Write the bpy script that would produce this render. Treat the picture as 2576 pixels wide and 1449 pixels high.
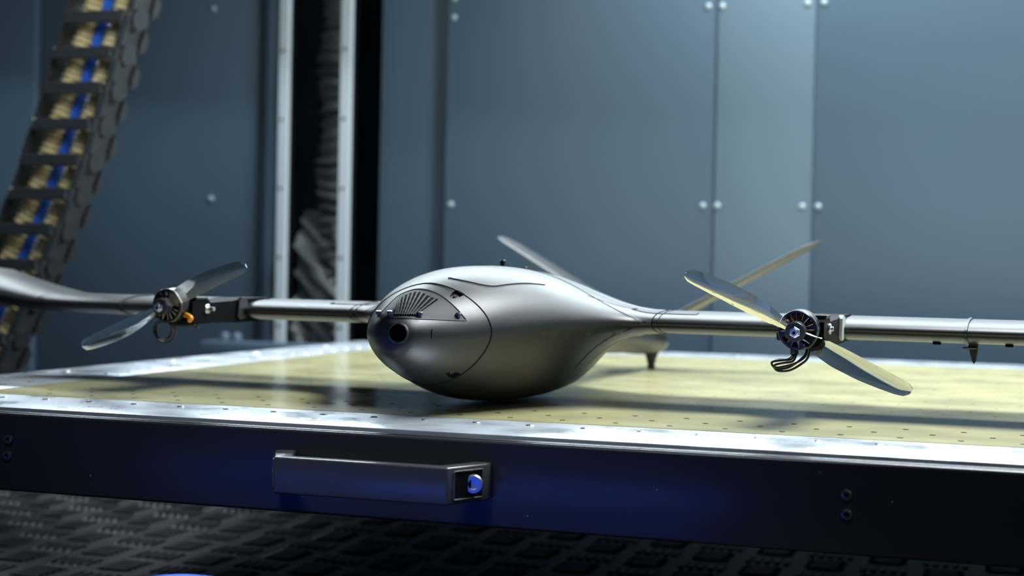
import bpy, bmesh, math, random
import numpy as np
from mathutils import Vector, Matrix
from mathutils.bvhtree import BVHTree
random.seed(7); rng = np.random.default_rng(7)
for o in list(bpy.data.objects): bpy.data.objects.remove(o, do_unlink=True)
SC = bpy.context.scene
COL = SC.collection
PI = math.pi

# ------------------------------------------------------------------ camera
W, Hpx, F = 2576.0, 1449.0, 3800.0          # picture size and focal length in pixels
HC = 0.109                                   # camera height over the bed (bed top is z = 0)
PHI = math.radians(18.3)                     # camera turned left of the bed's depth axis
HZ0, ROLL = 680.0, 0.02
r0 = Vector((math.cos(PHI), math.sin(PHI), 0)); f0 = Vector((-math.sin(PHI), math.cos(PHI), 0)); u0 = Vector((0, 0, 1))
pit = math.atan((Hpx/2 - HZ0)/F)
fw = (f0*math.cos(pit) - u0*math.sin(pit)).normalized(); up = (u0*math.cos(pit) + f0*math.sin(pit)).normalized()
cx_ = (r0*math.cos(ROLL) + up*math.sin(ROLL)); cy_ = (up*math.cos(ROLL) - r0*math.sin(ROLL))
CP = Vector((0, 0, HC))
cam = bpy.data.cameras.new('camera'); camo = bpy.data.objects.new('camera', cam); COL.objects.link(camo)
camo.matrix_world = Matrix(((cx_.x, cy_.x, -fw.x, CP.x), (cx_.y, cy_.y, -fw.y, CP.y), (cx_.z, cy_.z, -fw.z, CP.z), (0, 0, 0, 1)))
cam.sensor_width = 36; cam.lens = 36*F/W; cam.clip_start = 0.01; cam.clip_end = 50
cam.dof.use_dof = True; cam.dof.focus_distance = 1.07; cam.dof.aperture_fstop = 6.3
SC.camera = camo

def ray(px, py):                             # world direction through a picture point
    return (fw + cx_*((px - W/2)/F) - cy_*((py - Hpx/2)/F))
def on_z(px, py, z=0.0):
    d = ray(px, py); return CP + d*((z - CP.z)/d.z)
def on_y(px, py, y):
    d = ray(px, py); return CP + d*((y - CP.y)/d.y)
def on_x(px, py, x):
    d = ray(px, py); return CP + d*((x - CP.x)/d.x)

# ------------------------------------------------------------------ world and lights
wd = bpy.data.worlds.new('world'); SC.world = wd; wd.use_nodes = True
wd.node_tree.nodes['Background'].inputs[0].default_value = (0.25, 0.38, 0.5, 1)
wd.node_tree.nodes['Background'].inputs[1].default_value = 0.016
def area(name, loc, target, sx, sy, power, col, spread=180):
    l = bpy.data.lights.new(name, 'AREA'); l.shape = 'RECTANGLE'; l.size = sx; l.size_y = sy; l.energy = power; l.color = col
    l.spread = math.radians(spread)
    o = bpy.data.objects.new(name, l); COL.objects.link(o); o.location = loc
    d = Vector(target) - Vector(loc); o.rotation_euler = d.to_track_quat('-Z', 'Y').to_euler(); return o
area('gantry_light', (0.20, 1.42, 1.10), (0.10, 1.32, 0), 0.8, 0.30, 36, (0.90, 0.97, 1.0))
area('rear_light', (-0.42, 2.14, 0.66), (-0.45, 1.1, 0.05), 2.7, 0.10, 28, (0.80, 0.92, 1.0))
area('chain_fill', (-1.00, 1.25, 0.75), (-1.1, 1.7, 0.2), 0.3, 0.2, 1.0, (0.85, 0.95, 1.0), 110)  # added fill close to the cable chain, no visible source
area('front_fill', (1.1, -0.9, 1.3), (-0.2, 0.94, 0.0), 1.0, 1.0, 3.8, (0.85, 0.93, 1.0))  # weak front fill added behind the camera, not a room fixture
area('wall_washer', (-0.33, 2.17, 0.80), (-0.36, 2.31, 0.35), 0.35, 0.05, 2.2, (0.85, 0.95, 1.0))
area('bin_fill', (-0.35, 0.05, 1.1), (-0.40, 0.45, -0.05), 0.3, 0.3, 2.4, (0.75, 0.85, 1.0), 44)  # added lamp out of view, brightens the blue bins
vs = SC.view_settings; vs.view_transform = 'Standard'; vs.look = 'None'; vs.gamma = 1; vs.exposure = 0.0; vs.use_curve_mapping = False

# ------------------------------------------------------------------ materials
def mat(name, col, rough=0.5, metal=0.0, spec=0.5, noise=None, bump=None, coat=0.0, trans=0.0, ior=1.5, coatrough=0.1, rnoise=None, emis=None):
    m = bpy.data.materials.new(name); m.use_nodes = True; nt = m.node_tree; b = nt.nodes['Principled BSDF']
    b.inputs['Base Color'].default_value = (*col, 1); b.inputs['Roughness'].default_value = rough; b.inputs['Metallic'].default_value = metal
    b.inputs['Specular IOR Level'].default_value = spec; b.inputs['Coat Weight'].default_value = coat; b.inputs['Coat Roughness'].default_value = coatrough
    b.inputs['Transmission Weight'].default_value = trans; b.inputs['IOR'].default_value = ior
    tc = nt.nodes.new('ShaderNodeTexCoord')
    def noi(scale, det=4, vec=(1, 1, 1)):
        mp = nt.nodes.new('ShaderNodeMapping'); mp.inputs['Scale'].default_value = vec
        nt.links.new(tc.outputs['Object'], mp.inputs[0])
        n = nt.nodes.new('ShaderNodeTexNoise'); n.inputs['Scale'].default_value = scale; n.inputs['Detail'].default_value = det
        nt.links.new(mp.outputs[0], n.inputs['Vector']); return n
    if noise:
        sc, amt = noise[0], noise[1]; n = noi(sc, 5, noise[2] if len(noise) > 2 else (1, 1, 1))
        mr = nt.nodes.new('ShaderNodeMapRange'); mr.inputs[3].default_value = 1-amt; mr.inputs[4].default_value = 1+amt
        nt.links.new(n.outputs[0], mr.inputs[0])
        mx = nt.nodes.new('ShaderNodeVectorMath'); mx.operation = 'SCALE'; mx.inputs[0].default_value = col
        nt.links.new(mr.outputs[0], mx.inputs['Scale']); nt.links.new(mx.outputs[0], b.inputs['Base Color'])
    if rnoise:
        n = noi(rnoise[0], 4, rnoise[3] if len(rnoise) > 3 else (1, 1, 1)); mr = nt.nodes.new('ShaderNodeMapRange'); mr.inputs[1].default_value = .3; mr.inputs[2].default_value = .7
        mr.inputs[3].default_value = rnoise[1]; mr.inputs[4].default_value = rnoise[2]
        nt.links.new(n.outputs[0], mr.inputs[0]); nt.links.new(mr.outputs[0], b.inputs['Roughness'])
    if bump:
        n = noi(bump[0], 3, bump[2] if len(bump) > 2 else (1, 1, 1)); bp = nt.nodes.new('ShaderNodeBump'); bp.inputs['Strength'].default_value = 1.0
        bp.inputs['Distance'].default_value = bump[1]; nt.links.new(n.outputs[0], bp.inputs['Height']); nt.links.new(bp.outputs[0], b.inputs['Normal'])
    if emis: b.inputs['Emission Color'].default_value = (*emis[0], 1); b.inputs['Emission Strength'].default_value = emis[1]
    return m
M = {}
M['wall'] = mat('wall_paint', (0.086, 0.132, 0.182), 0.40, noise=(2.2, 0.10), bump=(60, 0.0002))
M['wall_strip'] = mat('wall_strip_paint', (0.135, 0.195, 0.250), 0.34, noise=(2.5, 0.10))
M['void'] = mat('matt_black', (0.004, 0.006, 0.009), 0.9, spec=0.1)
M['black'] = mat('black_plastic', (0.012, 0.014, 0.017), 0.38)
M['bellow'] = mat('bellows_vinyl', (0.070, 0.085, 0.092), 0.34)
M['rail'] = mat('rail_aluminium', (0.80, 0.88, 0.94), 0.30, metal=0.35)
M['alu'] = mat('brushed_aluminium', (0.68, 0.74, 0.80), 0.30, metal=0.55, noise=(40, 0.12), rnoise=(25, 0.20, 0.42), bump=(240, 0.00006))
M['sheet'] = mat('bed_sheet', (0.50, 0.465, 0.245), 0.22, noise=(9, 0.10, (1, 3, 1)), spec=0.5, rnoise=(14, 0.13, 0.26), bump=(160, 0.00003))
M['panel'] = mat('front_panel_paint', (0.027, 0.029, 0.036), 0.26, noise=(3, 0.1), bump=(900, 0.00002))
M['handle'] = mat('handle_paint', (0.045, 0.048, 0.052), 0.24)
M['steel'] = mat('zinc_steel', (0.72, 0.74, 0.78), 0.32, metal=1.0)
M['dsteel'] = mat('black_oxide_steel', (0.16, 0.16, 0.17), 0.32, metal=0.8)
M['drone'] = mat('matt_nylon', (0.0145, 0.016, 0.0175), 0.40, spec=0.5, noise=(600, 0.12), bump=(1500, 0.00005))
M['visor'] = mat('visor_nylon', (0.022, 0.027, 0.030), 0.6, spec=0.35, bump=(1500, 0.00005))
M['seam'] = mat('seam_dark', (0.006, 0.007, 0.009), 0.8, spec=0.2)
M['hole'] = mat('hole_black', (0.002, 0.002, 0.003), 0.9, spec=0.1)
M['motor'] = mat('motor_black', (0.012, 0.013, 0.016), 0.25)
M['copper'] = mat('copper_winding', (0.55, 0.16, 0.05), 0.35, metal=0.8)
M['hub'] = mat('prop_hub', (0.035, 0.038, 0.045), 0.35)
M['nac'] = mat('nacelle_black', (0.004, 0.004, 0.005), 0.5, spec=0.04)
M['wire'] = mat('wire_black', (0.012, 0.012, 0.014), 0.28)
M['orange'] = mat('orange_wire', (0.9, 0.33, 0.02), 0.35)
M['blade'] = mat('smoked_blade', (0.66, 0.67, 0.64), 0.05, trans=1.0, ior=1.5)
M['chain'] = mat('chain_nylon', (0.030, 0.034, 0.038), 0.42, noise=(60, 0.3))
M['hose'] = mat('tan_conduit', (0.82, 0.68, 0.36), 0.4)
M['blue'] = mat('blue_cable', (0.02, 0.14, 0.75), 0.4)
M['bin'] = mat('blue_bin_plastic', (0.0, 0.09, 0.78), 0.45)
M['floor'] = mat('black_rubber', (0.004, 0.0045, 0.0042), 0.42, spec=0.3, noise=(30, 0.3))
M['screw'] = mat('wall_screw', (0.42, 0.50, 0.54), 0.4, metal=0.3)
M['tape'] = mat('pale_filler', (0.50, 0.54, 0.56), 0.5)

# ------------------------------------------------------------------ mesh helpers
def link(name, me, m=None, parent=None, smooth=False, angle=None):
    o = bpy.data.objects.new(name, me); COL.objects.link(o)
    if m is not None and not me.materials: me.materials.append(m)
    if smooth:
        me.polygons.foreach_set('use_smooth', [True]*len(me.polygons))
        if angle: me.set_sharp_from_angle(angle=math.radians(angle))
    if parent is not None: o.parent = parent
    return o
def py_mesh(vs_, fs):
    me = bpy.data.meshes.new('mesh'); me.from_pydata([tuple(v) for v in vs_], [], fs); me.update()
    bm = bmesh.new(); bm.from_mesh(me); bmesh.ops.recalc_face_normals(bm, faces=bm.faces); bm.to_mesh(me); bm.free(); return me
def bmo(name, bm, m, parent=None, smooth=False, angle=None):
    bmesh.ops.recalc_face_normals(bm, faces=bm.faces)
    me = bpy.data.meshes.new(name); bm.to_mesh(me); bm.free(); return link(name, me, m, parent, smooth, angle)
def add_box(bm, c, s, R=None, bev=0.0, seg=2):
    r = bmesh.ops.create_cube(bm, size=1.0); vs_ = r['verts']
    for v in vs_: v.co = Vector((v.co.x*s[0], v.co.y*s[1], v.co.z*s[2]))
    if bev > 0:
        es = list({e for v in vs_ for e in v.link_edges})
        q = bmesh.ops.bevel(bm, geom=es, offset=bev, segments=seg, affect='EDGES', profile=0.5)
        vs_ = list({v for v in q['verts']} | {v for v in vs_ if v.is_valid})
    for v in vs_:
        co = v.co.copy()
        if R is not None: co = R @ co
        v.co = co + Vector(c)
def box(name, c, s, m, parent=None, bev=0.0, R=None, seg=2):
    bm = bmesh.new(); add_box(bm, c, s, R, bev, seg); return bmo(name, bm, m, parent, smooth=bev > 0, angle=40)
def basis(d):
    d = Vector(d).normalized(); a = Vector((0, 0, 1)) if abs(d.z) < 0.9 else Vector((1, 0, 0))
    x = a.cross(d).normalized(); y = d.cross(x); return Matrix((x, y, d)).transposed()
def add_lathe(bm, prof, c=(0, 0, 0), d=(0, 0, 1), n=24):
    """prof = [(radius, height)...] spun about direction d"""
    R = basis(d); rings = []
    for (r, h) in prof:
        if r < 1e-7: rings.append([bm.verts.new(R @ Vector((0, 0, h)) + Vector(c))])
        else: rings.append([bm.verts.new(R @ Vector((r*math.cos(2*PI*i/n), r*math.sin(2*PI*i/n), h)) + Vector(c)) for i in range(n)])
    for a, b in zip(rings[:-1], rings[1:]):
        for i in range(n):
            j = (i+1) % n
            if len(a) == 1 and len(b) == 1: continue
            if len(a) == 1: bm.faces.new((a[0], b[i], b[j]))
            elif len(b) == 1: bm.faces.new((a[i], a[j], b[0]))
            else: bm.faces.new((a[i], a[j], b[j], b[i]))
def lathe(name, prof, c, d, m, parent=None, n=24):
    bm = bmesh.new(); add_lathe(bm, prof, c, d, n); return bmo(name, bm, m, parent, smooth=True, angle=35)
def smooth_path(pts, sub=6):
    pts = [Vector(p) for p in pts]; out = []
    P = [pts[0]*2-pts[1]] + pts + [pts[-1]*2-pts[-2]]
    for i in range(1, len(P)-2):
        for k in range(sub):
            t = k/sub; a, b, c, d = P[i-1], P[i], P[i+1], P[i+2]
            out.append(0.5*((2*b) + (c-a)*t + (2*a-5*b+4*c-d)*t*t + (3*b-a-3*c+d)*t**3))
    out.append(pts[-1]); return out
def add_tube(bm, pts, r, n=8, cap=True, radf=None):
    pts = [Vector(p) for p in pts]; N = len(pts); rings = []; prev = None
    for i, p in enumerate(pts):
        t = (pts[min(i+1, N-1)] - pts[max(i-1, 0)]).normalized()
        if prev is None: x = basis(t).col[0].copy()
        else: x = (prev - t*prev.dot(t)).normalized()
        prev = x; y = t.cross(x); rr = radf(i/(N-1)) if radf else r
        rings.append([bm.verts.new(p + (x*math.cos(2*PI*k/n) + y*math.sin(2*PI*k/n))*rr) for k in range(n)])
    for a, b in zip(rings[:-1], rings[1:]):
        for k in range(n): bm.faces.new((a[k], a[(k+1) % n], b[(k+1) % n], b[k]))
    if cap: bm.faces.new(rings[0][::-1]); bm.faces.new(rings[-1])
def tube(name, pts, r, m, parent=None, n=8, radf=None):
    bm = bmesh.new(); add_tube(bm, pts, r, n, True, radf); return bmo(name, bm, m, parent, smooth=True, angle=50)
def add_prism(bm, poly, h0, h1, T):
    """poly = 2-D outline, extruded between h0 and h1; T(x, y, h) gives the point"""
    a = [bm.verts.new(T(x, y, h0)) for x, y in poly]; b = [bm.verts.new(T(x, y, h1)) for x, y in poly]; n = len(poly)
    for i in range(n): bm.faces.new((a[i], a[(i+1) % n], b[(i+1) % n], b[i]))
    fa = bm.faces.new(a[::-1]); fb = bm.faces.new(b)
    bmesh.ops.triangulate(bm, faces=[fa, fb])
def empty(name, loc=(0, 0, 0), rz=0.0):
    o = bpy.data.objects.new(name, None); COL.objects.link(o); o.location = loc; o.rotation_euler = (0, 0, rz); o.empty_display_size = 0.02; return o
def tag(o, label, cat, group=None):
    o['label'] = label; o['category'] = cat
    if group: o['group'] = group
    return o
def struct(o, label=None):
    o['kind'] = 'structure'
    if label: o['label'] = label
    return o
def clone(o, parent, loc=None, name=None):
    c = o.copy(); COL.objects.link(c); c.parent = parent
    if loc is not None: c.location = loc
    return c

# ------------------------------------------------------------------ bed
YF, YB, XL, XR = 0.936, 2.06, -0.915, 0.30
SW = 0.105                                   # width of the metal border
bedc = Vector(((XL+XR)/2, (YF+YB)/2, 0))
bed = empty('print_bed', (0, 0, 0))
tag(bed, 'large flat machine bed with yellowish sheet, silver border and dark front panel', 'machine bed')
box('bed_sheet', ((XL+XR)/2, (YF+YB)/2, -0.005), (XR-XL-2*SW, YB-YF-2*SW, 0.010), M['sheet'], bed)['label'] = 'glossy yellowish perforated sheet'
def border(c, s):
    o = box('border_strip', c, s, M['alu'], bed, bev=0.0012); return o
border(((XL+XR)/2, YF+0.012+(SW-0.012)/2, -0.0052), (XR-XL, SW-0.0125, 0.010))
border(((XL+XR)/2, YB-SW/2, -0.0052), (XR-XL, SW-0.0005, 0.010))
border((XL+SW/2, (YF+YB)/2, -0.0052), (SW-0.0005, YB-YF-2*SW-.001, 0.010))
border((XR-SW/2, (YF+YB)/2, -0.0052), (SW-0.0005, YB-YF-2*SW-.001, 0.010))
# polished lip between the border and the front panel
box('top_flange', ((XL+XR)/2, YF+0.0068, -0.0075), (XR-XL, 0.0095, 0.010), M['panel'], bed, bev=0.0006)
box('bed_body', ((XL+XR)/2, (YF+YB)/2+.004, -0.035), (XR-XL-0.01, YB-YF-0.012, 0.048), M['black'], bed)
# front panel: folded sheet with rounded top edge
bm = bmesh.new()
add_box(bm, ((XL+XR)/2, YF+0.0005, -0.0315), (XR-XL+0.004, 0.006, 0.057), None, 0.0024, 4)
fp = bmo('front_panel', bm, M['panel'], bed, smooth=True, angle=40)
# vacuum holes: a row through the metal border and rows through the sheet
hm_ = bmesh.new(); add_lathe(hm_, [(0, -0.001), (0.0022, -0.001), (0.0022, 0.00012), (0, 0.00012)], n=12)
hme = bpy.data.meshes.new('vacuum_hole'); hm_.to_mesh(hme); hm_.free(); hme.materials.append(M['seam'])
pitch = 0.040; nx = int((XR-XL-0.06)/pitch)
for row, yy in enumerate((YF+0.125, YF+0.155, YF+0.185)):
    for i in range(nx):
        xx = XL+0.125+i*pitch+(0.02 if row % 2 else 0)
        if xx > XR-0.12 or xx > 0.05 or xx < -0.78: continue
        o = bpy.data.objects.new('vacuum_hole', hme); COL.objects.link(o); o.parent = bed; o.location = (xx, yy, 0)
bm = bmesh.new()
for row in range(4, 22):
    for i in range(nx):
        xx = XL+0.125+i*pitch+(0.02 if row % 2 else 0); yy = YF+0.125+0.04*row
        if xx > XR-0.12 or yy > YB-0.12: continue
        add_lathe(bm, [(0, 0.0), (0.0016, 0.00006), (0, 0.00008)], (xx, yy, 0), n=6)
o = bmo('far_vacuum_holes', bm, M['seam'], bed); o['kind'] = 'stuff'
sm_ = bmesh.new(); add_lathe(sm_, [(0, -0.0005), (0.0032, -0.0005), (0.0032, 0.0000), (0.0022, 0.0006), (0.0012, 0.0006), (0.0010, 0.0001), (0, 0.0001)], n=14)
sme = bpy.data.meshes.new('border_screw'); sm_.to_mesh(sme); sm_.free(); sme.materials.append(M['steel'])
for i in range(nx+1):
    xx = XL+0.035+i*pitch
    if xx > 0.06: continue
    o = bpy.data.objects.new('border_screw', sme); COL.objects.link(o); o.parent = bed; o.location = (xx, YF+0.078, 0)
    if i % 7 == 3:
        o = bpy.data.objects.new('border_screw', sme); COL.objects.link(o); o.parent = bed; o.location = (xx+0.01, YF+0.042, 0); o.scale = (1.9, 1.9, 1)
for i in range(26):
    yy = YF+0.06+i*pitch
    o = bpy.data.objects.new('border_screw', sme); COL.objects.link(o); o.parent = bed; o.location = (XL+0.078, yy, 0)
    if i % 5 == 2:
        o = bpy.data.objects.new('border_screw', sme); COL.objects.link(o); o.parent = bed; o.location = (XL+0.03, yy, 0); o.scale = (1.7, 1.7, 1.4)
for i in range(0, nx, 4):
    o = bpy.data.objects.new('border_screw', sme); COL.objects.link(o); o.parent = bed; o.location = (XL+0.09+i*pitch, YB-0.05, 0); o.scale = (1.6, 1.6, 1.4)
# screws in the front panel
def button_screw(name, p, d, r, m, parent, h=0.0022):
    bm = bmesh.new(); add_lathe(bm, [(0, -0.001), (r, -0.001), (r, h*0.3), (r*0.86, h*0.8), (r*0.6, h), (r*0.46, h), (r*0.42, h*0.35), (0, h*0.3)], p, d, 24)
    o = bmo(name, bm, m, parent, smooth=True, angle=35)
    bm = bmesh.new(); add_lathe(bm, [(0, h*0.3), (r*0.43, h*0.3), (r*0.43, h*0.34), (0, h*0.34)], p, d, 6)
    s = bmo('hex_socket', bm, M['seam'], o); return o
for (px, py) in ((22, 1106), (20, 1146), (2130, 1245), (2130, 1294)):
    p = on_y(px, py, YF-0.0025); button_screw('panel_screw', p, (0, -1, 0), 0.0038, M['dsteel'], bed)
for (px, py, w, h) in ((228, 1196, .0004, .0016), (1327, 1298, .0004, .0009), (1652, 1232, .0004, .0010), (2245, 1262, .0005, .0012), (2062, 1188, .0009, .0004), (760, 1310-60, .0006, .0005)):
    p = on_y(px, py, YF-0.0026); box('paint_chip', p, (w, .0002, h), M['screw'], bed, R=Matrix.Rotation(.4, 3, 'Y'))
# handle: bent flat bar, its feet against the panel
PY = YF-0.0025
hx0, hx1, zt, zb = -0.473, -0.3195, -0.0165, -0.0405
outer = [(hx0, 0.0), (hx0, -0.010), (hx0+0.016, -0.042), (hx1-0.016, -0.042), (hx1, -0.010), (hx1, 0.0)]
inner = [(hx1-0.0125, 0.0), (hx1-0.0125, -0.007), (hx1-0.0245, -0.031), (hx0+0.0245, -0.031), (hx0+0.0125, -0.007), (hx0+0.0125, 0.0)]
bm = bmesh.new()
add_prism(bm, outer+inner, zb, zt, lambda x, y, h: Vector((x, PY+y, h)))
bmesh.ops.recalc_face_normals(bm, faces=bm.faces)
bmesh.ops.dissolve_limit(bm, angle_limit=0.01, verts=bm.verts, edges=bm.edges)
bmesh.ops.bevel(bm, geom=[e for e in bm.edges], offset=0.0013, segments=3, affect='EDGES', profile=0.5)
hd = bmo('handle', bm, M['handle'], bed, smooth=True, angle=30); hd['label'] = 'black angular pull handle'
# right end: recess in the slanted face with its socket screw
def end_recess(sgn, xe):
    a = Vector((xe - sgn*0.0005, PY-0.0105, 0)); b = Vector((xe - sgn*0.0155, PY-0.0405, 0))
    t = (b-a).normalized(); nrm = Vector((t.y, -t.x, 0)); nrm = nrm if nrm.x*sgn > 0 else -nrm
    c = (a+b)/2; c.z = (zt+zb)/2
    R = Matrix((t, Vector((0, 0, 1)), nrm)).transposed()
    w, hh = 0.0125, 0.0090
    bm = bmesh.new()
    for (du, dv, su, sv) in ((w, 0, .0012, 2*hh), (-w, 0, .0012, 2*hh), (0, hh, 2*w, .0012), (0, -hh, 2*w, .0012)):
        add_box(bm, c + R @ Vector((du, dv, 0.0004)), (su, sv, 0.0014), R, 0.0003, 1)
    bmo('recess_rim', bm, M['handle'], hd)
    box('recess_floor', c + nrm*0.00012, (2*w, 2*hh, 0.0006), M['hole'], hd, R=R)
    q = c + nrm*(0.0006 if sgn > 0 else -0.004)
    s = bmesh.new()
    p = q - t*0.0045
    add_lathe(s, [(0, -.001), (.0062, -.001), (.0062, .0022), (.0055, .0030), (.0035, .0030), (.0032, .0012), (0, .0010)], p, (0.35*sgn, -0.94, 0), 28)
    so = bmo('handle_screw', s, M['steel'], hd, smooth=True, angle=30); so['label'] = 'shiny socket head screw'
end_recess(1, hx1)
end_recess(-1, hx0)

# ------------------------------------------------------------------ floor with raised five-bar tread
ZF = -0.207
fl = struct(box('floor', (0, 1.3, ZF-0.01), (4.4, 3.8, 0.02), M['floor'])); 
bm = bmesh.new(); pt = 0.062
def bar(bm, c, L, w, h, ang):
    ca, sa = math.cos(ang), math.sin(ang); vs0 = []; 
    prof = [(-L, 0, 0), (-L*.8, -w, 0), (L*.8, -w, 0), (L, 0, 0), (L*.8, w, 0), (-L*.8, w, 0)]
    b = [bm.verts.new((c[0]+x*ca-y*sa, c[1]+x*sa+y*ca, ZF)) for x, y, z in prof]
    t = [bm.verts.new((c[0]+(x*ca-y*sa)*.75, c[1]+(x*sa+y*ca)*.75, ZF+h)) for x, y, z in prof]
    for i in range(6): bm.faces.new((b[i], b[(i+1) % 6], t[(i+1) % 6], t[i]))
    bm.faces.new(t)
for i in range(-24, 22):
    for j in range(4, 38):
        x0, y0 = i*pt, j*pt
        p = (i+j) % 2
        if y0 < 0.72 or x0 > 0.45 or x0 < -1.4: continue
        for k in range(5):
            d = (k-2)*0.0105
            if p: bar(bm, (x0+d, y0), 0.022, 0.0034, 0.0022, PI/2)
            else: bar(bm, (x0, y0+d), 0.022, 0.0034, 0.0022, 0)
o = bmo('tread_bars', bm, M['floor'], fl); o['kind'] = 'stuff'

# ------------------------------------------------------------------ back wall
YW = 2.32
def wx(px, y=YW): return on_y(px, 600, y).x
ZT, ZB = 1.6, ZF
wb = struct(box('wall_back', (0, YW+0.16, (ZT+ZB)/2), (4.4, 0.04, ZT-ZB), M['void']))
def wpanel(x0, x1, y, m, th=0.02, name='wall_panel'):
    return box(name, ((x0+x1)/2, y+th/2, (ZT+ZB)/2), (x1-x0, th, ZT-ZB), m, wb, bev=0.001)
xa, xb_, xc, xd, xe2 = wx(640), wx(952, YW+.03), wx(1117), wx(1797), wx(2040)
wpanel(-2.2, wx(120)-.02, YW-.02, M['wall'])
wpanel(wx(120)-.02, xa, YW+0.001, M['wall'])
wpanel(xb_, xc+0.03, YW+0.03, M['wall'])
wpanel(xc, xd+.05, YW, M['wall'])
wpanel(xd, xe2, YW-0.006, M['wall_strip'], 0.005)
wpanel(xe2-.05, 2.2, YW+.0005, M['wall'])
# folded return edges of the column opening
box('opening_return', (xa-0.001, YW+0.08, (ZT+ZB)/2), (0.006, 0.14, ZT-ZB), M['wall'], wb)
box('opening_return', (xb_+0.003, YW+0.10, (ZT+ZB)/2), (0.006, 0.12, ZT-ZB), M['void'], wb)
bsm = bmesh.new(); add_lathe(bsm, [(0, -.002), (0.0052, -.002), (0.0052, 0.0012), (0.0036, 0.0028), (0, 0.0032)], (0, 0, 0), (0, -1, 0), 16)
bolt_me = bpy.data.meshes.new('wall_bolt'); bsm.to_mesh(bolt_me); bsm.free(); bolt_me.materials.append(M['screw'])
bolt_me.polygons.foreach_set('use_smooth', [True]*len(bolt_me.polygons))
for (px, py) in ((1134, 515), (1768, 518), (1804, 518), (2018, 520), (2058, 520), (1142, 44), (1143, -4), (1782, 16), (1817, 16), (2032, 8), (2073, 6),
                 (531, 500), (537, 22), (1126, 990), (1755, 1010), (1792, 1010)):
    yy = YW-0.006 if px in (1804, 2018, 1817, 2032) else YW
    p = on_y(px, py, yy); o = bpy.data.objects.new('wall_bolt', bolt_me); COL.objects.link(o); o.parent = wb; o.location = p
# side walls of the machine room, floor to top
struct(box('wall_left', (-2.2, 1.3, (ZT+ZB)/2), (0.04, 3.8, ZT-ZB), M['wall']))
struct(box('wall_right', (1.75, 1.3, (ZT+ZB)/2), (0.04, 3.8, ZT-ZB), M['wall']))

# vertical linear rails with mounting holes, and the folded bellows between them
def zrail(px, pxw, label):
    x = wx(px, YW-.03); w = pxw*2.55/F*0.72
    t = empty('linear_rail', (x, YW-0.03, ZB)); tag(t, label, 'linear rail', 'vertical rails of the machine column')
    bm = bmesh.new(); hgt = ZT-ZB
    prof = [(-w/2, 0), (-w/2, -.006), (-w*.40, -.007), (-w*.40, -.009), (-w/2, -.010), (-w/2, -.013), (w/2, -.013), (w/2, -.010), (w*.40, -.009), (w*.40, -.007), (w/2, -.006), (w/2, 0)]
    add_prism(bm, prof, 0, hgt, lambda a, b, h: Vector((a, b, h))); bmo('rail_body', bm, M['rail'], t)
    box('mounting_spine', (0, 0.008, hgt/2), (w*1.1, 0.016, hgt), M['void'], t)
    for k in range(0, 15):
        bm = bmesh.new(); add_lathe(bm, [(0, -.001), (w*.2, -.001), (w*.2, .0004), (0, .0004)], (-w*.1, -.013, 0.10+k*0.115), (0, -1, 0), 12)
        bmo('rail_screw', bm, M['dsteel'], t)
zrail(714, 31, 'left of the two tall bright rails on the back wall')
zrail(869, 34, 'right of the two tall bright rails, next to the bellows')
bl = empty('bellows', (0, 0, 0)); tag(bl, 'black pleated bellows cover hanging between the two bright rails', 'bellows')
x0, x1 = wx(784, YW+.02), wx(848, YW+.02)
bm = bmesh.new(); nz = 150; prev = None
for k in range(nz+1):
    z = -0.05 + k*(ZT-0.0)/nz; s = math.sin(k*2.3)*0.4+math.sin(k*.37)*.6
    yo = YW+0.035 + (0.007 if k % 2 else -0.007) + 0.006*s
    zz = z+0.003*math.sin(k*1.7)
    row = [bm.verts.new((x0+(x1-x0)*q + (0.006*s if q in (0, 1) else 0), yo+0.010*(abs(q-.5)*2)**3, zz + 0.004*math.sin(q*3+k*.3))) for q in (0, .12, .35, .65, .88, 1)]
    if prev:
        for a in range(5): bm.faces.new((prev[a], prev[a+1], row[a+1], row[a]))
    prev = row
bmo('pleats', bm, M['bellow'], bl)
# crumpled lower cover, wider than the pleats
bm = bmesh.new(); prev = None
xq0, xq1 = wx(742, YW+.02), wx(846, YW+.02)
for k in range(46):
    z = -0.10 + k*0.0068; row = []
    for q in range(13):
        u = q/12; row.append(bm.verts.new((xq0+(xq1-xq0)*u, YW+0.022+0.018*math.sin(u*9+k*.55)*math.sin(k*.31+u*3)+0.006*math.sin(k*1.9+u*17)+0.05*(k/46)**6, z)))
    if prev:
        for a in range(12): bm.faces.new((prev[a], prev[a+1], row[a+1], row[a]))
    prev = row
bmo('crumpled_cover', bm, M['bellow'], bl, smooth=True)
# cross beam low behind the bed
xbm = empty('cross_beam', (wx(700), YW-0.13, -0.02)); tag(xbm, 'grey horizontal beam low behind the bed under the left rail', 'beam')
pa, pb = on_y(545, 858, YW-.10), on_y(960, 876, YW-.10)
box('beam', ((pa.x+pb.x)/2-xbm.location.x, 0.0, pa.z-0.015-xbm.location.z), (pb.x-pa.x, 0.05, 0.035), M['wall'], xbm, bev=0.003)
for px in (566, 596):
    p = on_y(px, 838, YW-.13); bm = bmesh.new(); add_lathe(bm, [(0, 0), (.008, 0), (.008, .010), (.005, .014), (0, .014)], (p.x-xbm.location.x, 0, pa.z+0.0025-xbm.location.z), (0, 0, 1), 12)
    bmo('beam_bolt', bm, M['wall'], xbm, smooth=True, angle=40)

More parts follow.
